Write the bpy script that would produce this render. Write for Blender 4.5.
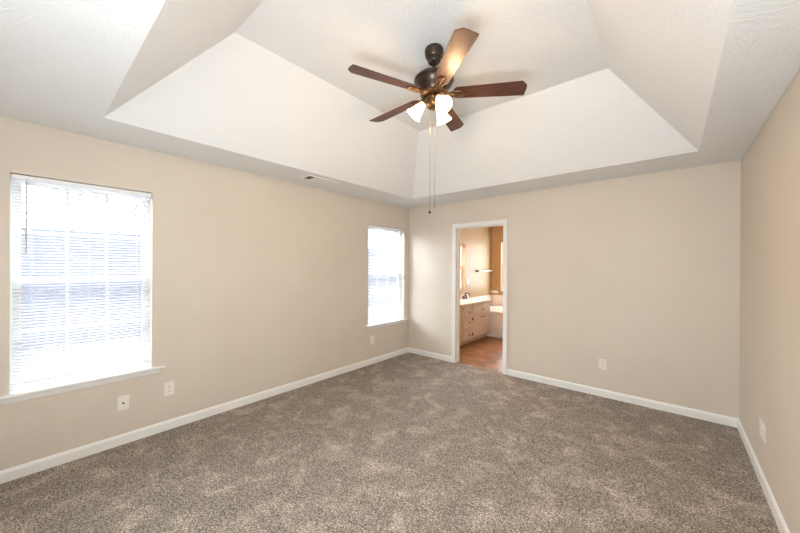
import bpy, bmesh, math, random
from mathutils import Vector, Matrix
random.seed(7)
C = bpy.context.scene.collection
for o in list(bpy.data.objects):
    bpy.data.objects.remove(o)

# ------------------------------------------------------------------ camera
CAM = Vector((3.3955, -4.2213, 1.4586))
YAW, PIT, ROLL, F = 0.7049, -0.00133, 0.00497, 319.07
cd = bpy.data.cameras.new('camera')
cam = bpy.data.objects.new('camera', cd); C.objects.link(cam)
cd.sensor_width = 36; cd.lens = F/800*36; cd.clip_start = .02; cd.clip_end = 200
fw = Vector((-math.sin(YAW), math.cos(YAW), 0)); rt = Vector((math.cos(YAW), math.sin(YAW), 0)); up = Vector((0, 0, 1))
f2 = fw*math.cos(PIT) + up*math.sin(PIT); u2 = up*math.cos(PIT) - fw*math.sin(PIT)
r3 = rt*math.cos(ROLL) + u2*math.sin(ROLL); u3 = u2*math.cos(ROLL) - rt*math.sin(ROLL)
m = Matrix((r3, u3, -f2)).transposed().to_4x4(); m.translation = CAM
cam.matrix_world = m
bpy.context.scene.camera = cam

# ------------------------------------------------------------------ world, lights, exposure
w = bpy.data.worlds.new('sky'); bpy.context.scene.world = w; w.use_nodes = True
bg = w.node_tree.nodes['Background']
bg.inputs[0].default_value = (.86, .92, 1, 1); bg.inputs[1].default_value = 11

def area(name, loc, target, sx, sy, power, col, portal=False):
    l = bpy.data.lights.new(name, 'AREA'); l.shape = 'RECTANGLE'; l.size = sx; l.size_y = sy
    l.energy = power; l.color = col
    o = bpy.data.objects.new(name, l); C.objects.link(o); o.location = loc
    o.rotation_euler = (Vector(target)-Vector(loc)).to_track_quat('-Z', 'Y').to_euler()
    if portal: l.cycles.is_portal = True
    return o
# photographer's bounced strobe, beside and behind the camera
area('strobe', (3.1, -4.50, 2.0), (1.5, -1.0, 1.75), 1.0, .5, 15, (.90, .96, 1))
area('strobe', (3.0, -4.50, .95), (1.9, -2.7, 2.7), 1.2, .25, 48, (.88, .95, 1))
# daylight portals in the four window openings
area('daylight_portal', (-.15, -3.90, 1.33), (1, -3.90, 1.33), .78, 1.5, 1, (1, 1, 1), True)
area('daylight_portal', (-.15, -.535, 1.33), (1, -.535, 1.33), .83, 1.5, 1, (1, 1, 1), True)
area('daylight_portal', (-.15, 1.55, 1.45), (1, 1.55, 1.45), .8, 1, 1, (1, 1, 1), True)
area('daylight_portal', (.80, 3.42, 1.46), (.80, 2, 1.46), 1.1, 1.2, 1, (1, 1, 1), True)

vs = bpy.context.scene.view_settings
vs.view_transform = 'Standard'; vs.look = 'None'; vs.gamma = 1; vs.use_curve_mapping = False
vs.exposure = 0.70

# ------------------------------------------------------------------ materials
def mat(name, col, rough=.6, metal=0, **kw):
    m = bpy.data.materials.new(name); m.use_nodes = True
    b = m.node_tree.nodes['Principled BSDF']
    b.inputs['Base Color'].default_value = (*col, 1); b.inputs['Roughness'].default_value = rough
    b.inputs['Metallic'].default_value = metal
    for k, v in kw.items():
        b.inputs[k.replace('_', ' ')].default_value = v
    return m
def N(m, t, **kw):
    n = m.node_tree.nodes.new(t)
    for k, v in kw.items():
        if hasattr(n, k): setattr(n, k, v)
        else: n.inputs[k].default_value = v
    return n
def L(m, a, b): m.node_tree.links.new(a, b)
def pbsdf(m): return m.node_tree.nodes['Principled BSDF']
def vary(m, c1, c2, scale, detail=3, stretch=(1, 1, 1), bump=0, dist=.002, lo=.35, hi=.65):
    tc = N(m, 'ShaderNodeTexCoord'); mp = N(m, 'ShaderNodeMapping'); mp.inputs['Scale'].default_value = stretch
    L(m, tc.outputs['Object'], mp.inputs[0])
    n = N(m, 'ShaderNodeTexNoise'); n.inputs['Scale'].default_value = scale; n.inputs['Detail'].default_value = detail
    L(m, mp.outputs[0], n.inputs['Vector'])
    r = N(m, 'ShaderNodeValToRGB'); r.color_ramp.elements[0].position = lo; r.color_ramp.elements[1].position = hi
    r.color_ramp.elements[0].color = (*c1, 1); r.color_ramp.elements[1].color = (*c2, 1)
    L(m, n.outputs[0], r.inputs[0]); L(m, r.outputs[0], pbsdf(m).inputs['Base Color'])
    if bump:
        b = N(m, 'ShaderNodeBump'); b.inputs['Strength'].default_value = bump; b.inputs['Distance'].default_value = dist
        L(m, n.outputs[0], b.inputs['Height']); L(m, b.outputs[0], pbsdf(m).inputs['Normal'])
    return m

M = {}
M['wall'] = vary(mat('wall_paint', (.66, .59, .5), .55), (.665, .592, .498), (.685, .612, .518), 1.5, 2)
# roller stipple
def wall_bump(m, s=220, st=.12):
    tc = N(m, 'ShaderNodeTexCoord'); n = N(m, 'ShaderNodeTexNoise'); n.inputs['Scale'].default_value = s
    L(m, tc.outputs['Object'], n.inputs['Vector'])
    b = N(m, 'ShaderNodeBump'); b.inputs['Strength'].default_value = st; b.inputs['Distance'].default_value = .001
    L(m, n.outputs[0], b.inputs['Height']); L(m, b.outputs[0], pbsdf(m).inputs['Normal'])
wall_bump(M['wall'])
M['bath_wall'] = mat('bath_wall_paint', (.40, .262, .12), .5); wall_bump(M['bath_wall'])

# stomped brush texture on the ceiling
m = M['ceiling'] = mat('ceiling_texture', (.80, .808, .808), .5)
tc = N(m, 'ShaderNodeTexCoord')
vo = N(m, 'ShaderNodeTexVoronoi'); vo.inputs['Scale'].default_value = 8
nz = N(m, 'ShaderNodeTexNoise'); nz.inputs['Scale'].default_value = 9
mixv = N(m, 'ShaderNodeMix', data_type='VECTOR'); mixv.inputs[0].default_value = .04
L(m, tc.outputs['Object'], nz.inputs['Vector'])
L(m, tc.outputs['Object'], mixv.inputs[4]); L(m, nz.outputs[1], mixv.inputs[5])
L(m, mixv.outputs[1], vo.inputs['Vector'])
sep = N(m, 'ShaderNodeSeparateColor'); L(m, vo.outputs['Color'], sep.inputs[0])
ml = N(m, 'ShaderNodeMath', operation='MULTIPLY'); ml.inputs[1].default_value = 6.28; L(m, sep.outputs[0], ml.inputs[0])
vr = N(m, 'ShaderNodeVectorRotate'); L(m, mixv.outputs[1], vr.inputs['Vector']); L(m, vo.outputs['Position'], vr.inputs['Center']); L(m, ml.outputs[0], vr.inputs['Angle'])
mp = N(m, 'ShaderNodeMapping'); mp.inputs['Scale'].default_value = (9, 120, 60); L(m, vr.outputs[0], mp.inputs[0])
n2 = N(m, 'ShaderNodeTexNoise'); n2.inputs['Scale'].default_value = 1; n2.inputs['Detail'].default_value = 3
L(m, mp.outputs[0], n2.inputs['Vector'])
bp_ = N(m, 'ShaderNodeBump'); bp_.inputs['Strength'].default_value = .75; bp_.inputs['Distance'].default_value = .006
L(m, n2.outputs[0], bp_.inputs['Height']); L(m, bp_.outputs[0], pbsdf(m).inputs['Normal'])

# heathered cut-pile carpet
m = M['carpet'] = mat('carpet_pile', (.3, .25, .21), .95)
pbsdf(m).inputs['Specular IOR Level'].default_value = .1
tc = N(m, 'ShaderNodeTexCoord')
v1 = N(m, 'ShaderNodeTexVoronoi'); v1.inputs['Scale'].default_value = 185; L(m, tc.outputs['Object'], v1.inputs['Vector'])
s1 = N(m, 'ShaderNodeSeparateColor'); L(m, v1.outputs['Color'], s1.inputs[0])
nf = N(m, 'ShaderNodeTexNoise'); nf.inputs['Scale'].default_value = 95; nf.inputs['Detail'].default_value = 4; nf.inputs['Roughness'].default_value = .7
L(m, tc.outputs['Object'], nf.inputs['Vector'])
nb = N(m, 'ShaderNodeTexNoise'); nb.inputs['Scale'].default_value = 4.8; nb.inputs['Detail'].default_value = 4; nb.inputs['Roughness'].default_value = .62
nb.inputs['Distortion'].default_value = .5
L(m, tc.outputs['Object'], nb.inputs['Vector'])
a1 = N(m, 'ShaderNodeMath', operation='MULTIPLY_ADD'); a1.inputs[1].default_value = .42
a2 = N(m, 'ShaderNodeMath', operation='MULTIPLY_ADD'); a2.inputs[1].default_value = .95
a2.inputs[2].default_value = -.20
L(m, nf.outputs[0], a2.inputs[0]); L(m, s1.outputs[0], a1.inputs[0]); L(m, a2.outputs[0], a1.inputs[2])
cr = N(m, 'ShaderNodeValToRGB'); e = cr.color_ramp.elements
e[0].position = .15; e[0].color = (.05, .042, .036, 1); e[1].position = .85; e[1].color = (.74, .665, .59, 1)
k = e.new(.5); k.color = (.31, .262, .22, 1)
L(m, a1.outputs[0], cr.inputs[0])
cb = N(m, 'ShaderNodeValToRGB'); e = cb.color_ramp.elements
e[0].position = .48; e[0].color = (.93, .93, .93, 1); e[1].position = .70; e[1].color = (1.45, 1.43, 1.41, 1)
L(m, nb.outputs[0], cb.inputs[0])
mx = N(m, 'ShaderNodeMix', data_type='RGBA', blend_type='MULTIPLY'); mx.inputs[0].default_value = 1
L(m, cr.outputs[0], mx.inputs[6]); L(m, cb.outputs[0], mx.inputs[7]); L(m, mx.outputs[2], pbsdf(m).inputs['Base Color'])
bp2 = N(m, 'ShaderNodeBump'); bp2.inputs['Strength'].default_value = .7; bp2.inputs['Distance'].default_value = .006
L(m, a1.outputs[0], bp2.inputs['Height']); L(m, bp2.outputs[0], pbsdf(m).inputs['Normal'])

M['trim'] = mat('white_trim_paint', (.84, .83, .80), .35)
M['vinyl'] = mat('white_vinyl', (.86, .87, .88), .35)
M['plate'] = mat('ivory_plate_plastic', (.84, .80, .73), .35)
M['slot'] = mat('dark_slot', (.05, .045, .04), .5)
M['screw'] = mat('plated_screw', (.55, .53, .5), .35, 1)
M['bronze'] = vary(mat('oil_rubbed_bronze', (.06, .045, .035), .3, .7), (.050, .036, .028), (.085, .058, .042), 14)
M['brass'] = vary(mat('antique_bronze', (.34, .19, .09), .32, .8), (.08, .042, .022), (.24, .12, .05), 34)
M['walnut'] = vary(mat('walnut_blade', (.06, .02, .01), .42), (.045, .016, .010), (.105, .040, .024), 9, 6, (1, 10, 1))
M['cord'] = mat('white_cord', (.8, .8, .78), .6)
M['chain'] = mat('brass_bead_chain', (.20, .17, .14), .5, .5)
M['wand'] = mat('smoky_wand', (.6, .6, .61), .2)
M['porcelain'] = mat('white_porcelain', (.82, .76, .70), .15)
M['marble'] = vary(mat('cultured_marble', (.8, .72, .62), .18), (.78, .68, .58), (.86, .78, .68), 7, 5)
M['maple'] = vary(mat('pickled_maple', (.7, .54, .4), .4), (.72, .57, .42), (.80, .66, .51), 6, 5, (6, 6, 1))
M['dark_metal'] = mat('dark_bronze_knob', (.03, .022, .018), .35, .7)
M['chrome'] = mat('chrome', (.8, .8, .8), .15, 1)
M['mirror'] = mat('mirror_glass', (.9, .9, .9), .02, 1)
M['fence'] = vary(mat('weathered_fence', (.3, .31, .38), .8), (.048, .053, .080), (.060, .066, .096), 3, 4, (1, 6, .5))
M['lawn'] = vary(mat('dry_lawn', (.5, .5, .42), .9), (.065, .067, .07), (.09, .09, .092), 4, 5)
M['bark'] = vary(mat('tree_bark', (.2, .17, .15), .9), (.16, .14, .12), (.26, .23, .2), 8)
M['siding'] = mat('outer_siding', (.6, .6, .58), .7)

# blind slat: white, lets some light through
m = M['slat'] = bpy.data.materials.new('blind_slat'); m.use_nodes = True
nt = m.node_tree; nt.nodes.clear()
out = N(m, 'ShaderNodeOutputMaterial'); d = N(m, 'ShaderNodeBsdfDiffuse'); t = N(m, 'ShaderNodeBsdfTranslucent'); x = N(m, 'ShaderNodeMixShader')
d.inputs[0].default_value = (.88, .88, .88, 1); t.inputs[0].default_value = (.85, .85, .86, 1); x.inputs[0].default_value = .55
L(m, d.outputs[0], x.inputs[1]); L(m, t.outputs[0], x.inputs[2]); L(m, x.outputs[0], out.inputs[0])
# thin window glass
m = M['glass'] = bpy.data.materials.new('window_glass'); m.use_nodes = True
nt = m.node_tree; nt.nodes.clear()
out = N(m, 'ShaderNodeOutputMaterial'); d = N(m, 'ShaderNodeBsdfTransparent'); t = N(m, 'ShaderNodeBsdfGlossy'); x = N(m, 'ShaderNodeMixShader'); fr = N(m, 'ShaderNodeFresnel')
d.inputs[0].default_value = (.96, .97, .97, 1); t.inputs['Roughness'].default_value = .02
ge = N(m, 'ShaderNodeNewGeometry'); sb = N(m, 'ShaderNodeMath', operation='SUBTRACT'); sb.inputs[0].default_value = 1; L(m, ge.outputs['Backfacing'], sb.inputs[1])
mu = N(m, 'ShaderNodeMath', operation='MULTIPLY'); L(m, sb.outputs[0], mu.inputs[0]); L(m, fr.outputs[0], mu.inputs[1])
L(m, mu.outputs[0], x.inputs[0]); L(m, d.outputs[0], x.inputs[1]); L(m, t.outputs[0], x.inputs[2]); L(m, x.outputs[0], out.inputs[0])
def emit(name, col, s):
    m = mat(name, (.9, .88, .82), .4)
    pbsdf(m).inputs['Emission Color'].default_value = (*col, 1); pbsdf(m).inputs['Emission Strength'].default_value = s
    return m
M['shade'] = emit('frosted_lit_glass', (1, .80, .50), 3.2)
M['bulb'] = emit('lit_bulb', (1, .85, .6), 10)

# bathroom sheet flooring: brown slate tiles
m = M['bath_floor'] = mat('brown_slate_vinyl', (.3, .14, .06), .3)
tc = N(m, 'ShaderNodeTexCoord'); br = N(m, 'ShaderNodeTexBrick'); L(m, tc.outputs['Object'], br.inputs['Vector'])
br.offset = 0; br.inputs['Scale'].default_value = 1; br.inputs['Brick Width'].default_value = .3; br.inputs['Row Height'].default_value = .3
br.inputs['Mortar Size'].default_value = .004
br.inputs['Color1'].default_value = (.27, .13, .045, 1); br.inputs['Color2'].default_value = (.40, .19, .075, 1); br.inputs['Mortar'].default_value = (.17, .085, .045, 1)
nn = N(m, 'ShaderNodeTexNoise'); nn.inputs['Scale'].default_value = 6; nn.inputs['Detail'].default_value = 5; L(m, tc.outputs['Object'], nn.inputs['Vector'])
rr = N(m, 'ShaderNodeValToRGB'); rr.color_ramp.elements[0].position = .3; rr.color_ramp.elements[1].position = .7
rr.color_ramp.elements[0].color = (.45, .42, .42, 1); rr.color_ramp.elements[1].color = (1.35, 1.3, 1.2, 1); L(m, nn.outputs[0], rr.inputs[0])
mx = N(m, 'ShaderNodeMix', data_type='RGBA', blend_type='MULTIPLY'); mx.inputs[0].default_value = 1
L(m, br.outputs[0], mx.inputs[6]); L(m, rr.outputs[0], mx.inputs[7]); L(m, mx.outputs[2], pbsdf(m).inputs['Base Color'])

# ------------------------------------------------------------------ mesh helpers
class MB:
    def __init__(s): s.bm = bmesh.new()
    def verts(s, vs, T=None):
        return [s.bm.verts.new(T(*v) if T else v) for v in vs]
    def box(s, a, b, T=None, bevel=0):
        (x0, y0, z0), (x1, y1, z1) = a, b
        v = s.verts([(x0, y0, z0), (x1, y0, z0), (x1, y1, z0), (x0, y1, z0), (x0, y0, z1), (x1, y0, z1), (x1, y1, z1), (x0, y1, z1)], T)
        fs = [s.bm.faces.new([v[i] for i in q]) for q in ((0, 3, 2, 1), (4, 5, 6, 7), (0, 1, 5, 4), (1, 2, 6, 5), (2, 3, 7, 6), (3, 0, 4, 7))]
        if bevel:
            es = list({e for f in fs for e in f.edges})
            bmesh.ops.bevel(s.bm, geom=es, offset=bevel, segments=2, affect='EDGES', profile=.6)
        return s
    def prism(s, pts, a, b, T):
        """extrude 2D outline pts from a to b; T(p, q, t) -> xyz"""
        A = [s.bm.verts.new(T(p, q, a)) for p, q in pts]; B = [s.bm.verts.new(T(p, q, b)) for p, q in pts]
        n = len(pts)
        for i in range(n): s.bm.faces.new((A[i], A[(i+1) % n], B[(i+1) % n], B[i]))
        s.bm.faces.new(A[::-1]); s.bm.faces.new(B)
        return s
    def lathe(s, prof, mt=None, n=32, sx=1, sy=1):
        """prof (r, z); mt optional Matrix"""
        rings = []
        for r, z in prof:
            if r < 1e-6: ring = [s.bm.verts.new((0, 0, z))]
            else: ring = [s.bm.verts.new((r*sx*math.cos(6.28318530718*i/n), r*sy*math.sin(6.28318530718*i/n), z)) for i in range(n)]
            rings.append(ring)
        for A, B in zip(rings, rings[1:]):
            for i in range(n):
                j = (i+1) % n
                if len(A) == 1 and len(B) == 1: break
                if len(A) == 1: s.bm.faces.new((A[0], B[j], B[i]))
                elif len(B) == 1: s.bm.faces.new((A[i], A[j], B[0]))
                else: s.bm.faces.new((A[i], A[j], B[j], B[i]))
        if mt:
            for ring in rings:
                for v in ring: v.co = mt @ v.co
        return s
    def tube(s, pts, r, n=8, closed=False):
        pts = [Vector(p) for p in pts]; rings = []
        N_ = len(pts); rs = r if isinstance(r, (list, tuple)) else [r]*N_
        nrm = None
        for i, p in enumerate(pts):
            if closed: t = (pts[(i+1) % N_]-pts[i-1]).normalized()
            else: t = (pts[min(i+1, N_-1)]-pts[max(i-1, 0)]).normalized()
            if nrm is None: nrm = t.orthogonal().normalized()
            nrm = (nrm - t*nrm.dot(t)).normalized(); bn = t.cross(nrm)
            rings.append([s.bm.verts.new(p+(nrm*math.cos(6.28318*k/n)+bn*math.sin(6.28318*k/n))*rs[i]) for k in range(n)])
        pr = list(zip(rings, rings[1:]))
        if closed: pr.append((rings[-1], rings[0]))
        for A, B in pr:
            for k in range(n): s.bm.faces.new((A[k], A[(k+1) % n], B[(k+1) % n], B[k]))
        if not closed: s.bm.faces.new(rings[0][::-1]); s.bm.faces.new(rings[-1])
        return s
    def build(s, name, m, parent=None, smooth=False, solid=0):
        bmesh.ops.recalc_face_normals(s.bm, faces=s.bm.faces)
        me = bpy.data.meshes.new(name); s.bm.to_mesh(me); s.bm.free()
        me.materials.append(m)
        if smooth:
            for p in me.polygons: p.use_smooth = True
            me.set_sharp_from_angle(angle=math.radians(38))
        o = bpy.data.objects.new(name, me); C.objects.link(o)
        if solid:
            md = o.modifiers.new('solid', 'SOLIDIFY'); md.thickness = solid; md.offset = 0
        if parent:
            o.parent = parent; o.matrix_parent_inverse = Matrix.Translation(-parent.location) if not parent.rotation_euler.z else parent.matrix_basis.inverted()
        return o
def tag(o, label=None, cat=None, group=None, kind=None):
    if label: o['label'] = label
    if cat: o['category'] = cat
    if group: o['group'] = group
    if kind: o['kind'] = kind
    return o
def empty(name, loc, label=None, cat=None, group=None, kind=None):
    o = bpy.data.objects.new(name, None); C.objects.link(o); o.location = loc; o.empty_display_size = .1
    return tag(o, label, cat, group, kind)
def struct(o): o['kind'] = 'structure'; return o
def bx(a, b, bevel=0, T=None): return MB().box(a, b, T, bevel)

# ------------------------------------------------------------------ room dimensions
W, FY, H = 3.872, -4.62, 2.44       # right wall x, front wall y, ceiling height
BY, BX = 3.26, 2.4                  # bathroom far wall y, bathroom right wall x
WT, PT = .15, .12                   # outer wall / partition thickness
WIN1 = (-4.288, -3.513, .578, 2.078)
WIN2 = (-.949, -.119, .578, 2.070)
WIN3 = (1.16, 1.945, .96, 1.94)
WIN4 = (.245, 1.35, .87, 2.055)
D0, D1, DH = .915, 1.650, 2.038

def wall_with_holes(name, material, u0, u1, v0, v1, holes, T, d0, d1, parent=None):
    """boxes around rectangular holes; T(u, d, v) -> xyz"""
    mb = MB(); us = sorted(holes); u = u0
    for a, b, c, d in us:
        mb.box((u, d0, v0), (a, d1, v1), T)
        if c > v0: mb.box((a, d0, v0), (b, d1, c), T)
        mb.box((a, d0, d), (b, d1, v1), T)
        u = b
    mb.box((u, d0, v0), (u1, d1, v1), T)
    bmesh.ops.remove_doubles(mb.bm, verts=mb.bm.verts, dist=1e-5)
    return struct(mb.build(name, material))
TL = lambda u, d, v: (-d, u, v)           # outward = -x
TB = lambda u, d, v: (u, d, v)            # outward = +y
wall_with_holes('wall_left', M['wall'], FY-.12, PT/2, -.1, H+.1, [WIN1, WIN2], TL, 0, WT)
wall_with_holes('wall_back', M['wall'], 0, W+.12, -.1, H+.1, [(D0-.015, D1+.015, -.1, DH+.015)], TB, 0, PT/2)
struct(bx((W, FY-.12, -.1), (W+.12, 0, H+.1)).build('wall_right', M['wall']))
struct(bx((0, FY-.12, -.1), (W, FY, H+.1)).build('wall_front', M['wall']))
struct(bx((0, FY, -.1), (W, .05, 0)).build('floor', M['carpet']))
# tray ceiling
tx0, tx1, ty0, ty1 = .502, W-.305, -3.885, -.544
ins, ins2, TZ = .573, .606, 3.079
mb = MB()
def ring(z, x0, x1, y0, y1): return mb.verts([(x0, y0, z), (x1, y0, z), (x1, y1, z), (x0, y1, z)])
R = [ring(H, -.02, W+.02, FY-.02, PT/2), ring(H, tx0, tx1, ty0, ty1), ring(TZ, tx0+ins, tx1-ins, ty0+ins2, ty1-ins2),
     ring(TZ+.12, tx0+ins-.05, tx1-ins+.05, ty0+ins2-.05, ty1-ins2+.05), ring(H+.12, tx0-.06, tx1+.06, ty0-.06, ty1+.06), ring(H+.12, -.02, W+.02, FY-.02, PT/2)]
for A, B in zip(R, R[1:]+R[:1]):
    if (A, B) == (R[2], R[3]): continue
    for i in range(4): mb.bm.faces.new((A[i], A[(i+1) % 4], B[(i+1) % 4], B[i]))
mb.bm.faces.new(R[2]); mb.bm.faces.new(R[3][::-1])
struct(mb.build('ceiling', M['ceiling']))

# baseboards: flat board with a rounded top edge
def baseboard(name, a, b, T):
    pts = [(0, 0), (.014, 0), (.014, .062), (.0115, .072), (.007, .079), (.003, .083), (0, .083)]
    return struct(MB().prism(pts, a, b, T).build(name, M['trim']))
baseboard('baseboard_left', FY, 0, lambda p, q, t: (p, t, q))
baseboard('baseboard_back', .0, .856, lambda p, q, t: (t, -p, q))
baseboard('baseboard_back', 1.711, W, lambda p, q, t: (t, -p, q))
baseboard('baseboard_right', FY, 0, lambda p, q, t: (W-p, t, q))
baseboard('baseboard_front', 0, W, lambda p, q, t: (t, FY+p, q))

# ------------------------------------------------------------------ doorway
door = struct(empty('door_1', ((D0+D1)/2, 0, 0)))
mb = MB()
mb.box((D0-.018, -.004, 0), (D0, PT+.004, DH+.018)).box((D1, -.004, 0), (D1+.018, PT+.004, DH+.018)).box((D0, -.004, DH), (D1, PT+.004, DH+.018))
mb.build('jamb', M['trim'], door)
mb = MB()
mb.box((D0, .05, 0), (D0+.011, .085, DH)).box((D1-.011, .05, 0), (D1, .085, DH)).box((D0+.011, .05, DH-.011), (D1-.011, .085, DH))
mb.build('door_stop', M['trim'], door)
def casing(side):
    prof = [(0, 0), (0, .010), (.006, .013), (.020, .012), (.030, .015), (.050, .018), (.056, .018), (.058, .014), (.058, 0)]
    s = -1 if side < 0 else 1; y0 = 0 if side < 0 else PT
    i0, i1, ih = D0-.002, D1+.002, DH+.002
    mb = MB(); rows = []
    for p, d in prof:
        y = y0 + s*d
        rows.append([mb.bm.verts.new(c) for c in ((i0-p, y, 0), (i0-p, y, ih+p), (i1+p, y, ih+p), (i1+p, y, 0))])
    for A, B in zip(rows, rows[1:]):
        for i in range(3): mb.bm.faces.new((A[i], A[i+1], B[i+1], B[i]))
    for i in range(3): mb.bm.faces.new((rows[0][i], rows[-1][i], rows[-1][i+1], rows[0][i+1]))
    mb.bm.faces.new([r[0] for r in rows]); mb.bm.faces.new([r[3] for r in rows])
    mb.build('casing', M['trim'], door)
casing(-1); casing(1)

# ------------------------------------------------------------------ windows
def make_window(name, T, win, wt=WT, stool=True, cols=3, horn=.088):
    u0, u1, v0, v1 = win
    c = T((u0+u1)/2, 0, v0)
    root = struct(empty(name, c))
    # frame in the opening
    mb = MB(); a, b = wt-.075, wt-.005; f = .020
    mb.box((u0, a, v0), (u0+f, b, v1), T).box((u1-f, a, v0), (u1, b, v1), T).box((u0+f, a, v0), (u1-f, b, v0+f), T).box((u0+f, a, v1-f), (u1-f, b, v1), T)
    mb.build('window_frame', M['vinyl'], root)
    mid = v0+(v1-v0)*.505
    for nm, za, zb, d0, d1 in (('upper_sash', mid-.018, v1-f, wt-.035, wt-.008), ('lower_sash', v0+f, mid+.02, wt-.068, wt-.040)):
        mb = MB(); s = .030; x0, x1 = u0+f, u1-f
        mb.box((x0, d0, za), (x0+s, d1, zb), T).box((x1-s, d0, za), (x1, d1, zb), T).box((x0+s, d0, za), (x1-s, d1, za+s), T).box((x0+s, d0, zb-s), (x1-s, d1, zb), T)
        sash = mb.build(nm, M['vinyl'], root)
        mb = MB(); dm = (d0+d1)/2; g0, g1 = x0+s, x1-s
        for k in range(1, cols):
            u = g0+(g1-g0)*k/cols; mb.box((u-.009, dm-.006, za+s), (u+.009, dm+.006, zb-s), T)
        vm = (za+zb)/2
        for k in range(cols):
            ua = g0+(g1-g0)*k/cols+(.009 if k else 0); ub = g0+(g1-g0)*(k+1)/cols-(.009 if k < cols-1 else 0)
            mb.box((ua, dm-.006, vm-.009), (ub, dm+.006, vm+.009), T)
        mb.build('muntin_grid', M['vinyl'], sash)
        MB().box((g0-.004, dm+.0065, za+s-.004), (g1+.004, dm+.0085, zb-s+.004), T).build('window_pane', M['glass'], sash)
    # lock on the meeting rail
    MB().box(((u0+u1)/2-.03, wt-.085, mid+.002), ((u0+u1)/2+.03, wt-.069, mid+.016), T, .003).build('sash_lock', M['vinyl'], root)
    if stool:
        P = lambda p, q, t: T(t, -p, q)
        top = v0+.004
        pts = [(0, top-.021), (.036, top-.021), (.041, top-.018), (.043, top-.011), (.041, top-.004), (.036, top), (0, top)]
        mb = MB().prism(pts, u0-horn, min(u1+horn, -.004), P)
        mb.box((u0, -.001, v0-.004), (u1, wt-.075, top), T)
        mb.build('window_sill', M['trim'], root)
        pts = [(0, top-.064), (.008, top-.064), (.013, top-.058), (.015, top-.044), (.015, top-.021), (0, top-.021)]
        MB().prism(pts, u0-horn+.03, min(u1+horn-.03, -.03), P).build('apron', M['trim'], root)
    return root
make_window('window_1', TL, WIN1)
make_window('window_2', TL, WIN2, horn=.06)
make_window('window_3', TL, WIN3, stool=False, cols=2)
TF = lambda u, d, v: (u, BY+d, v)
make_window('window_4', TF, WIN4, stool=True, cols=3)

def make_blind(win, label, wand_at=None, tilt=24, bottom=.062):
    u0, u1, v0, v1 = win; u0 += .006; u1 -= .006
    T = TL
    root = empty('window_blind', T((u0+u1)/2, .03, v1-.03), label, 'window blind', 'white mini blinds in the bedroom windows')
    dc = .030
    MB().box((u0, dc-.017, v1-.034), (u1, dc+.016, v1-.007), T, .002).build('headrail', M['vinyl'], root)
    z0 = v0+bottom
    MB().box((u0+.002, dc-.013, z0-.010), (u1-.002, dc+.013, z0+.004), T, .003).build('bottom_rail', M['vinyl'], root)
    mb = MB(); pitch = .0215; n = int((v1-.045-z0)/pitch); ca, sa = math.cos(math.radians(tilt)), math.sin(math.radians(tilt))
    for k in range(n):
        z = z0+.018+k*pitch; rows = []
        for q, cr in ((-.0125, 0), (-.0045, .0013), (.0045, .0013), (.0125, 0)):
            d = dc+q*ca-cr*sa; v = z+q*sa+cr*ca       # room-side edge hangs lower
            rows.append([mb.bm.verts.new(T(u, d, v)) for u in (u0+.004, u1-.004)])
        for A, B in zip(rows, rows[1:]): mb.bm.faces.new((A[0], A[1], B[1], B[0]))
    s = mb.build('slats', M['slat'], root); s['kind'] = 'stuff'
    md = s.modifiers.new('thick', 'SOLIDIFY'); md.thickness = .0006
    for fr in (.12, .5, .88):
        u = u0+(u1-u0)*fr
        MB().tube([T(u, dc-.0135, v1-.034), T(u, dc-.0135, z0)], .0009, 5).tube([T(u, dc+.0135, v1-.034), T(u, dc+.0135, z0)], .0009, 5).build('ladder_cord', M['cord'], root)
    if wand_at is not None:
        wd = MB().tube([T(wand_at, -.002, v1-.05), T(wand_at, -.004, v1-.30), T(wand_at, -.003, v1-.555)], .0052, 6)
        wd.build('tilt_wand', M['wand'], root)['label'] = 'smoky clear tilt wand'
        MB().tube([T(wand_at, .012, v1-.028), T(wand_at, .001, v1-.03), T(wand_at, -.002, v1-.05)], .002, 6).build('wand_hook', M['screw'], root)
    return root
make_blind(WIN1, 'white mini blind with a clear wand in the large near window on the left wall', wand_at=-4.215)
make_blind(WIN2, 'white mini blind in the smaller far window beside the room corner')

# ------------------------------------------------------------------ ceiling fan
FX, FYY = 2.043, -2.253
fan = empty('ceiling_fan', (FX, FYY, TZ), 'dark bronze five blade ceiling fan with three lit frosted glass shades', 'ceiling fan')
FT = Matrix.Translation((FX, FYY, 0))
def fl(prof, name, m_, parent=fan, n=40, lab=None):
    o = MB().lathe(prof, FT, n).build(name, m_, parent, True)
    if lab: o['label'] = lab
    return o
fl([(0, TZ-.001), (.060, TZ-.001), (.060, TZ-.012), (.069, TZ-.014), (.069, TZ-.040), (.066, TZ-.044), (.064, TZ-.064), (.056, TZ-.076), (.049, TZ-.080), (.047, TZ-.100), (.043, TZ-.106), (.032, TZ-.106), (.020, TZ-.100), (0, TZ-.100)], 'canopy', M['bronze'])
fl([(0, TZ-.10), (.0125, TZ-.10), (.0125, 2.902), (.022, 2.900), (.026, 2.892), (.026, 2.876), (0, 2.876)], 'downrod', M['bronze'])
fl([(0, 2.892), (.035, 2.892), (.062, 2.888), (.100, 2.876), (.128, 2.862), (.140, 2.850), (.140, 2.844), (.147, 2.842), (.147, 2.828), (.140, 2.824), (.140, 2.818), (.132, 2.802), (.114, 2.780), (.096, 2.762), (.085, 2.745), (0, 2.745)], 'motor_housing', M['bronze'], n=56)
hb = fl([(0, 2.747), (.092, 2.747), (.098, 2.742), (.098, 2.730), (.088, 2.722), (.060, 2.716), (0, 2.716)], 'flywheel', M['brass'])
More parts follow.
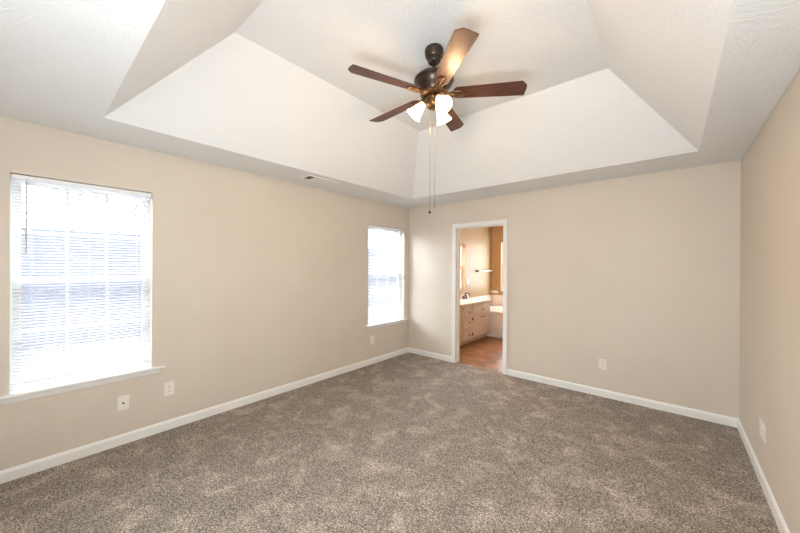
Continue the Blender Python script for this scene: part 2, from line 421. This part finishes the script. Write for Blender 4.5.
fl([(0, 2.718), (.045, 2.718), (.058, 2.712), (.060, 2.700), (.055, 2.690), (.058, 2.684), (.058, 2.655), (.048, 2.640), (.030, 2.632), (.012, 2.628), (.010, 2.618), (0, 2.614)], 'switch_housing', M['brass'])

def blade_outline():
    pts = []
    r0, r1 = .145, .657
    n = 10
    # rounded root
    for i in range(n+1):
        a = math.pi/2+math.pi*i/n
        pts.append((r0+.030+.036*math.cos(a)*1.0, .053*math.sin(a)))
    pts += [(r1-.045, -.067), (r1-.035, -.067), (r1, -.030), (r1+.004, .0), (r1, .066), (r1-.01, .068)]
    return pts
BANG = 5.593
def make_blade(k):
    a = BANG+k*2*math.pi/5
    R_ = FT @ Matrix.Translation((0, 0, 2.733)) @ Matrix.Rotation(a, 4, 'Z')
    P = R_ @ Matrix.Rotation(math.radians(PITCH), 4, 'X')
    mb = MB(); mb.prism(blade_outline(), .003, .009, lambda p, q, t: (p, q, t))
    bl = MB(); bl.bm.free(); bl.bm = mb.bm
    # own coordinate frame so that the wood grain runs along the blade
    bmesh.ops.recalc_face_normals(mb.bm, faces=mb.bm.faces)
    bl.bm = mb.bm
    o = bl.build('blade', M['walnut']); o.parent = fan
    o.matrix_parent_inverse = fan.matrix_basis.inverted() if fan.rotation_euler.z else Matrix.Translation(-fan.location)
    o.matrix_basis = P
    # bracket: arm from the flywheel to a pierced oval medallion under the blade
    mb = MB()
    arm = [(.080, 0, .006), (.105, 0, .002), (.125, 0, -.006), (.135, 0, -.006), (.145, 0, -.004)]
    mb.tube([Vector(p) for p in arm], [.016, .013, .010, .010, .013], 10)
    loop = [(.182+.045*math.cos(6.2832*i/24), .026*math.sin(6.2832*i/24), -.003) for i in range(24)]
    mb.tube(loop, .0058, 8, True)
    mb.tube([(.140, 0, -.004), (.175, 0, -.006), (.222, 0, -.004)], .006, 8)
    for s in (-1, 1):
        mb.tube([(.110, 0, -.001), (.125, s*.016, -.003), (.145, s*.024, -.003), (.170, s*.024, -.003)], [.006, .006, .006, .006], 8)
        mb.lathe([(0, 0), (.006, .001), (.006, .004), (0, .0045)], Matrix.Translation((.192, s*.013, -.004)), 10)
    b = mb.build('blade_bracket', M['brass'], None, True); b.parent = o
    b.matrix_parent_inverse = Matrix(); b.matrix_basis = Matrix()
    return o
PITCH = -13
for k in range(5): make_blade(k)

def bell(T_, k):
    # neck fitter, frosted shade, bulb; local +z runs from the neck to the mouth
    out = [(.024, -.004), (.026, .010), (.033, .030), (.042, .055), (.048, .080), (.055, .104), (.063, .122), (.070, .132)]
    out = [(r*.88, z*.86) for r, z in out]; inn = [(r-.003, z) for r, z in out[::-1]]
    sh = MB().lathe(out+inn, T_, 36).build('glass_shade', M['shade'], fan, True); sh['label'] = 'lit frosted glass bell shade'
    MB().lathe([(0, -.052), (.012, -.050), (.014, -.035), (.027, -.028), (.029, -.018), (.029, .002), (.024, .004), (0, .004)], T_, 24).build('shade_fitter', M['brass'], sh, True)
    MB().lathe([(0, .004), (.012, .006), (.013, .022), (.020, .038), (.025, .050), (.025, .062), (.020, .076), (.010, .083), (0, .085)], T_, 20).build('light_bulb', M['bulb'], sh, True)
for k, deg in enumerate((212, 332, 92)):
    a = math.radians(deg); dr = Vector((math.cos(a), math.sin(a), 0))
    dn = math.radians(48)           # axis tilt below the horizontal
    ax = (dr*math.cos(dn)+Vector((0, 0, -math.sin(dn)))).normalized()
    neck = Vector((FX, FYY, 2.674))+dr*.076
    q = Vector((0, 0, 1)).rotation_difference(ax)
    T_ = Matrix.Translation(neck) @ q.to_matrix().to_4x4()
    bell(T_, k)
    MB().tube([Vector((FX, FYY, 2.672))+dr*.05, Vector((FX, FYY, 2.690))+dr*.066, neck-ax*.036+Vector((0, 0, .004)), neck-ax*.02], .008, 8).build('lamp_arm', M['brass'], fan, True)
    l = bpy.data.lights.new('fan_lamp', 'POINT'); l.energy = 4.5; l.color = (1, .64, .33); l.shadow_soft_size = .035
    lo = bpy.data.objects.new('fan_lamp', l); C.objects.link(lo); lo.location = neck+ax*.135
for (dx, dy, zb, mm, lab) in ((-.020, -.017, 1.868, M['bronze'], 'dark ball pull on the long chain'), (.006, .010, 1.905, M['chain'], 'pale pull on the second chain')):
    ch = MB().tube([(FX+dx, FYY+dy, 2.634), (FX+dx, FYY+dy, 2.3), (FX+dx, FYY+dy, zb)], .0016, 6).build('pull_chain', M['chain'], fan)
    r = .010 if mm is M['bronze'] else .005
    o = MB().lathe([(0, zb+.004), (r*.5, zb+.002), (r, zb-r*.9), (r*.9, zb-r*1.5), (0, zb-r*2)], Matrix.Translation((FX+dx, FYY+dy, 0)), 16).build('chain_pull', mm, ch, True)
    o['label'] = lab

# ------------------------------------------------------------------ ceiling register
reg = empty('ceiling_vent', (.325, -2.02, H), 'white ceiling air vent with a dark plate painted as the shade of its open end, above the left wall', 'air vent')
mb = MB(); a, b, c, d = .235, .415, -2.235, -1.805
mb.box((a, c, H-.008), (a+.022, d, H), bevel=0).box((b-.022, c, H-.008), (b, d, H)).box((a+.022, c, H-.008), (b-.022, c+.022, H)).box((a+.022, d-.022, H-.008), (b-.022, d, H))
mb.build('vent_frame', M['trim'], reg)
MB().box((a+.022, c+.022, H-.0015), (b-.022, c+.10, H-.0003)).build('duct_shade_plate', M['slot'], reg)  # dark plate on the solid ceiling, coloured as the shade inside the duct
mb = MB()
for k in range(11):
    y = c+.11+k*.0275; mb.box((a+.022, y, H-.007), (b-.022, y+.022, H-.004))
mb.build('vent_louvers', M['trim'], reg)
MB().box((a+.022, c+.10, H-.0030), (b-.022, d-.022, H-.0003)).build('damper', M['trim'], reg)

# ------------------------------------------------------------------ wall plates
def frame_T(wall, u, v):
    if wall == 'left': return lambda x, d, z: (d, u+x, v+z), (0, u, v)
    if wall == 'back': return lambda x, d, z: (u+x, -d, v+z), (u, 0, v)
    if wall == 'right': return lambda x, d, z: (W-d, u-x, v+z), (W, u, v)
def disc(mb, T, x, z, r, d0, d1, n=14, sz=1):
    pts = [(x+r*math.cos(6.2832*i/n), z+sz*r*math.sin(6.2832*i/n)) for i in range(n)]
    mb.prism(pts, d0, d1, lambda p, q, t: T(p, t, q))
def plate(kind, wall, u, v, label, w_=.074, h_=.117):
    T, c = frame_T(wall, u, v)
    root = empty('wall_outlet' if kind == 'duplex' else ('cable_plate' if kind == 'coax' else 'blank_plate'), c, label, 'wall outlet' if kind == 'duplex' else ('cable jack' if kind == 'coax' else 'wall plate'))
    MB().box((-w_/2, 0, -h_/2), (w_/2, .0055, h_/2), T, .0022).build('cover_plate', M['plate'], root)
    if kind == 'duplex':
        for s in (-1, 1):
            mb = MB(); disc(mb, T, 0, s*.0195, .0155, .0052, .0075, 18)
            rc = mb.build('receptacle', M['plate'], root)
            mb = MB(); mb.box((-.0075, .0073, s*.0195-.002), (-.0052, .0079, s*.0195+.007), T).box((.0052, .0073, s*.0195-.002), (.0075, .0079, s*.0195+.006), T)
            disc(mb, T, 0, s*.0195-.0075, .0026, .0073, .0079, 8)
            mb.build('slots', M['slot'], rc)
        mb = MB(); disc(mb, T, 0, 0, .003, .0052, .0068, 8); mb.build('screw', M['screw'], root)
    else:
        if kind == 'coax':
            mb = MB(); disc(mb, T, 0, 0, .0085, .005, .008, 6); disc(mb, T, 0, 0, .005, .008, .016, 12); mb.build('jack', M['slot'], root)
        for s in (-1, 1):
            mb = MB(); disc(mb, T, 0, s*.042, .003, .0052, .0066, 8); mb.build('screw', M['screw'], root)
    return root
plate('coax', 'left', -3.700, .333, 'ivory cable jack plate low on the wall below the large window sill')
plate('duplex', 'left', -3.389, .361, 'ivory double outlet just right of the large window sill end')
plate('blank', 'left', -.866, .357, 'small blank ivory plate low on the wall below the far window', .078, .117)
plate('duplex', 'back', 2.810, .364, 'ivory double outlet low on the wall right of the doorway')
plate('duplex', 'right', -.945, .362, 'ivory double outlet on the right wall, nearer the room corner')
plate('blank', 'right', -1.030, .362, 'blank ivory plate on the right wall, farther from the room corner')

# ------------------------------------------------------------------ bathroom shell
wall_with_holes('wall_bathroom_left', M['bath_wall'], PT/2, BY+.15, -.1, H+.1, [WIN3], TL, 0, WT)
wall_with_holes('wall_bathroom_far', M['bath_wall'], 0, BX+.1, -.1, H+.1, [WIN4], TF, 0, WT)
wall_with_holes('wall_bathroom_near', M['bath_wall'], 0, BX, -.1, H+.1, [(D0-.015, D1+.015, -.1, DH+.015)], TB, PT/2, PT)
struct(bx((BX, PT/2, -.1), (BX+.1, BY, H+.1)).build('wall_bathroom_right', M['bath_wall']))
struct(bx((0, .05, -.1), (BX, BY, -.004)).build('floor_bathroom', M['bath_floor']))
struct(bx((0, PT/2, H), (BX, BY, H+.1)).build('ceiling_bathroom', M['ceiling']))

# vanity
VY0, VY1, VX, VH = .20, 2.03, .53, .742
van = empty('vanity_cabinet', (.27, 1.1, 0), 'pale pickled maple vanity cabinet with dark knobs seen through the doorway', 'vanity')
mb = MB(); mb.box((.002, VY0, .095), (VX-.018, VY1, VH)); mb.build('carcass', M['maple'], van)
MB().box((.002, VY0+.01, -.004), (VX-.085, VY1-.004, .095)).build('toe_kick', M['maple'], van)
MB().box((VX-.018, VY0, .088), (VX+.004, VY1+.004, .110)).build('base_rail', M['maple'], van)
MB().box((VX-.018, VY0, .110), (VX, VY1, VH)).build('face_frame', M['maple'], van)
def knob(y, z, par):
    T_ = Matrix.Translation((VX+.0195, y, z)) @ Matrix.Rotation(math.pi/2, 4, 'Y')
    MB().lathe([(0, -.004), (.006, -.003), (.005, .008), (.013, .013), (.015, .019), (.010, .024), (0, .025)], T_, 14).build('knob', M['dark_metal'], par, True)
def front(name, y0, y1, z0, z1, kz=None, ky=None, hinge=None):
    mb = MB(); mb.box((VX, y0, z0), (VX+.014, y1, z1), bevel=.003)
    s = .042 if name == 'door' else .022
    # raised frame around a recessed panel
    for (a0, a1, b0, b1) in ((y0, y0+s, z0, z1), (y1-s, y1, z0, z1), (y0+s, y1-s, z0, z0+s), (y0+s, y1-s, z1-s, z1)):
        mb.box((VX+.012, a0+.001, b0+.001), (VX+.020, a1-.001, b1-.001), bevel=.002)
    o = mb.build(name, M['maple'], van)
    if ky is not None: knob(ky, kz, o)
    if hinge is not None:
        for z in (z0+.06, z1-.06):
            MB().box((VX+.001, hinge-.012, z-.024), (VX+.023, hinge+.008, z+.024), bevel=.002).build('hinge', M['dark_metal'], o)
    return o
front('drawer', .90, 1.225, .545, .715, .615, 1.10)
front('drawer', .90, 1.225, .330, .525, .425, 1.10)
front('drawer', .90, 1.225, .120, .310, .19, 1.10)
front('drawer', 1.265, 2.00, .545, .715, .612, 1.655)
front('door', 1.265, 1.645, .120, .525, .470, 1.607, 1.262)
front('door', 1.655, 2.00, .120, .525, .470, 1.700)
front('door', .235, .545, .120, .525, .46, .50)
front('door', .555, .865, .120, .525, .46, .60)
front('drawer', .235, .865, .545, .715)

# countertop with an integral oval bowl
ct = empty('vanity_countertop', (.28, 1.12, VH), 'cream cultured marble countertop with oval basin on the vanity', 'countertop')
SX, SY = .30, 1.58
mb = MB(); n = 48; z1 = .775; x0, x1, y0, y1 = .002, .562, .19, 2.06
def rect_pt(a, x0, x1, y0, y1, cx, cy):
    dx, dy = math.cos(a), math.sin(a)
    t = min(((x1-cx) if dx > 0 else (x0-cx))/dx if abs(dx) > 1e-6 else 1e9, ((y1-cy) if dy > 0 else (y0-cy))/dy if abs(dy) > 1e-6 else 1e9)
    return (cx+dx*t, cy+dy*t)
def oval_slab(mb, x0, x1, y0, y1, zt, zb, cx, cy, rx, ry, depth, rim=.006):
    angs = sorted([2*math.pi*i/n for i in range(n)]+[math.atan2(yy-cy, xx-cx) % (2*math.pi) for xx in (x0, x1) for yy in (y0, y1)])
    O = [rect_pt(a, x0, x1, y0, y1, cx, cy) for a in angs]
    rows = [[mb.bm.verts.new((*o, zb)) for o in O], [mb.bm.verts.new((*o, zt)) for o in O]]
    for sc, dz in ((1.06, 0), (1.03, rim), (1.0, 0), (.95, -depth*.35), (.82, -depth*.75), (.55, -depth*.97), (.2, -depth)):
        rows.append([mb.bm.verts.new((cx+rx*sc*math.cos(a), cy+ry*sc*math.sin(a), zt+dz)) for a in angs])
    for A, B in zip(rows, rows[1:]):
        for i in range(len(angs)):
            j = (i+1) % len(angs); mb.bm.faces.new((A[i], A[j], B[j], B[i]))
    mb.bm.faces.new(rows[-1]); return rows
oval_slab(mb, x0, x1, y0, y1, z1, VH, SX, SY, .17, .22, .03)
mb.build('counter_slab', M['marble'], ct, True)
MB().box((.002, .19, z1), (.020, 2.06, z1+.085), bevel=.003).build('backsplash', M['marble'], ct)
fc = empty('basin_faucet', (.10, 1.76, z1), 'dark bronze two handle faucet at the back of the vanity basin', 'faucet')
fy = 1.76
MB().box((.075, fy-.09, z1), (.125, fy+.09, z1+.018), bevel=.006).build('faucet_base', M['dark_metal'], fc)
MB().tube([(.10, fy, z1+.015), (.10, fy, z1+.09), (.125, fy, z1+.12), (.17, fy, z1+.125), (.205, fy, z1+.105), (.21, fy, z1+.08)], [.014, .012, .011, .010, .010, .009], 10).build('spout', M['dark_metal'], fc, True)
for s in (-1, 1):
    MB().lathe([(0, 0), (.018, 0), (.014, .02), (.010, .035), (.020, .045), (.022, .055), (.012, .064), (0, .065)], Matrix.Translation((.10, fy+s*.07, z1+.014)), 16).build('faucet_handle', M['dark_metal'], fc, True)

# garden tub in the corner, with a low splash surround
tub = empty('bathtub', (.9, 2.7, 0), 'pale bathtub built into the corner beyond the vanity', 'bathtub')
mb = MB(); TY, TXR = 2.10, 1.62
oval_slab(mb, .004, TXR, TY, BY-.004, .52, .49, .81, 2.68, .70, .42, .02)
mb.build('tub_deck', M['porcelain'], tub, True)
mb = MB(); mb.box((.03, TY+.018, -.004), (TXR-.02, TY+.034, .49)).box((TXR-.036, TY+.034, -.004), (TXR-.02, BY-.01, .49))
mb.build('skirt', M['porcelain'], tub)
MB().box((.004, TY, -.004), (TXR-.01, TY+.018, .055), bevel=.003).build('skirt_base', M['porcelain'], tub)
sp = MB(); sp.box((.002, TY-.03, .52), (.016, BY-.003, .765), bevel=.003).box((.016, BY-.018, .52), (TXR, BY-.003, .765), bevel=.003)
sp.build('splash_surround', M['porcelain'], tub)
MB().lathe([(.30, 0), (0, 0)], Matrix.Translation((.81, 2.68, .506)), 4)
# towel bar, switch plate
tb = empty('towel_bar', (0, 2.8, 1.355), 'white towel bar with dark end post on the bathroom wall', 'towel bar')
MB().tube([(.055, 2.50, 1.355), (.055, 3.17, 1.355)], .013, 10).build('bar', M['porcelain'], tb, True)
for y in (2.46, 3.19):
    MB().lathe([(0, 0), (.027, 0), (.025, .008), (.012, .015), (.012, .045), (.018, .052), (.018, .068), (0, .070)], Matrix.Translation((0.001, y, 1.355)) @ Matrix.Rotation(math.pi/2, 4, 'Y'), 16).build('bar_post', M['chrome'] if y > 3 else M['dark_metal'], tb, True)
sw = empty('light_switch', (0, 2.07, 1.13), 'white switch plate between bathroom window and towel bar', 'light switch')
MB().box((.0, 2.035, 1.07), (.006, 2.105, 1.19), bevel=.002).build('cover_plate', M['plate'], sw)
MB().box((.006, 2.062, 1.115), (.011, 2.078, 1.145), bevel=.002).build('toggle', M['plate'], sw)
# mirror light over the vanity lights the bathroom
vl = empty('vanity_light', (.0, .75, 1.98), 'bronze vanity light bar with three glowing globes on the bathroom wall', 'wall light')
MB().box((.0, .45, 1.94), (.03, 1.05, 2.02), bevel=.006).build('back_plate', M['dark_metal'], vl)
for y in (.55, .75, .95):
    MB().lathe([(0, -.05), (.03, -.042), (.047, -.02), (.05, 0), (.047, .02), (.03, .042), (0, .05)], Matrix.Translation((.085, y, 1.98)), 20).build('globe', M['bulb'], vl, True)
    l = bpy.data.lights.new('vanity_lamp', 'POINT'); l.energy = 9; l.color = (1, .47, .14); l.shadow_soft_size = .05
    lo = bpy.data.objects.new('vanity_lamp', l); C.objects.link(lo); lo.location = (.19, y, 1.98)

# ------------------------------------------------------------------ outdoors
struct(bx((-30, -20, -.35), (-.16, 30, -.06)).build('ground', M['lawn']))
fx = -5.0
fence = empty('garden_fence', (fx, 0, -.06), 'tall weathered grey board fence across the yard outside the windows', 'fence')
mb = MB(); y = -9.0
while y < 12:
    h = 2.10+random.uniform(-.012, .012)
    mb.prism([(y, -.05), (y+.138, -.05), (y+.138, h-.03), (y+.105, h), (y+.033, h), (y, h-.03)], fx-.01, fx+.010, lambda p, q, t: (t, p, q)); y += .1379
mb.build('board_panel', M['fence'], fence)
for z in (.25, 1.05, 1.8): MB().box((fx-.048, -9, z), (fx-.010, 12, z+.089)).build('rail', M['fence'], fence)
for k in range(9):
    y = -8.6+k*2.44
    MB().box((fx-.138, y-.045, -.06), (fx-.048, y+.045, 2.02)).build('post', M['fence'], fence)
def tree(x, y, h, lab, sd):
    rnd = random.Random(sd); mb = MB()
    def br(p, d, l, r, dep):
        q = p+d*l; mid = p+d*l*.5+Vector((rnd.uniform(-1, 1), rnd.uniform(-1, 1), 0))*l*.06
        mb.tube([p, mid, q], [r, r*.85, r*.68], 6)
        if dep:
            for i in range(3):
                dd = (d+Vector((rnd.uniform(-1, 1), rnd.uniform(-1, 1), rnd.uniform(-.2, .7)))*.75).normalized()
                br(q, dd, l*rnd.uniform(.6, .8), r*.62, dep-1)
    br(Vector((x, y, -.1)), Vector((0, 0, 1)), h*.33, h*.022, 4)
    tag(mb.build('bare_tree', M['bark']), lab, 'tree', 'bare trees beyond the fence')
tree(-9, 8.5, 5.5, 'bare tree beyond the fence, seen through the far window', 3)
tree(-8, -3.0, 5.0, 'bare tree beyond the fence, seen through the large near window', 5)
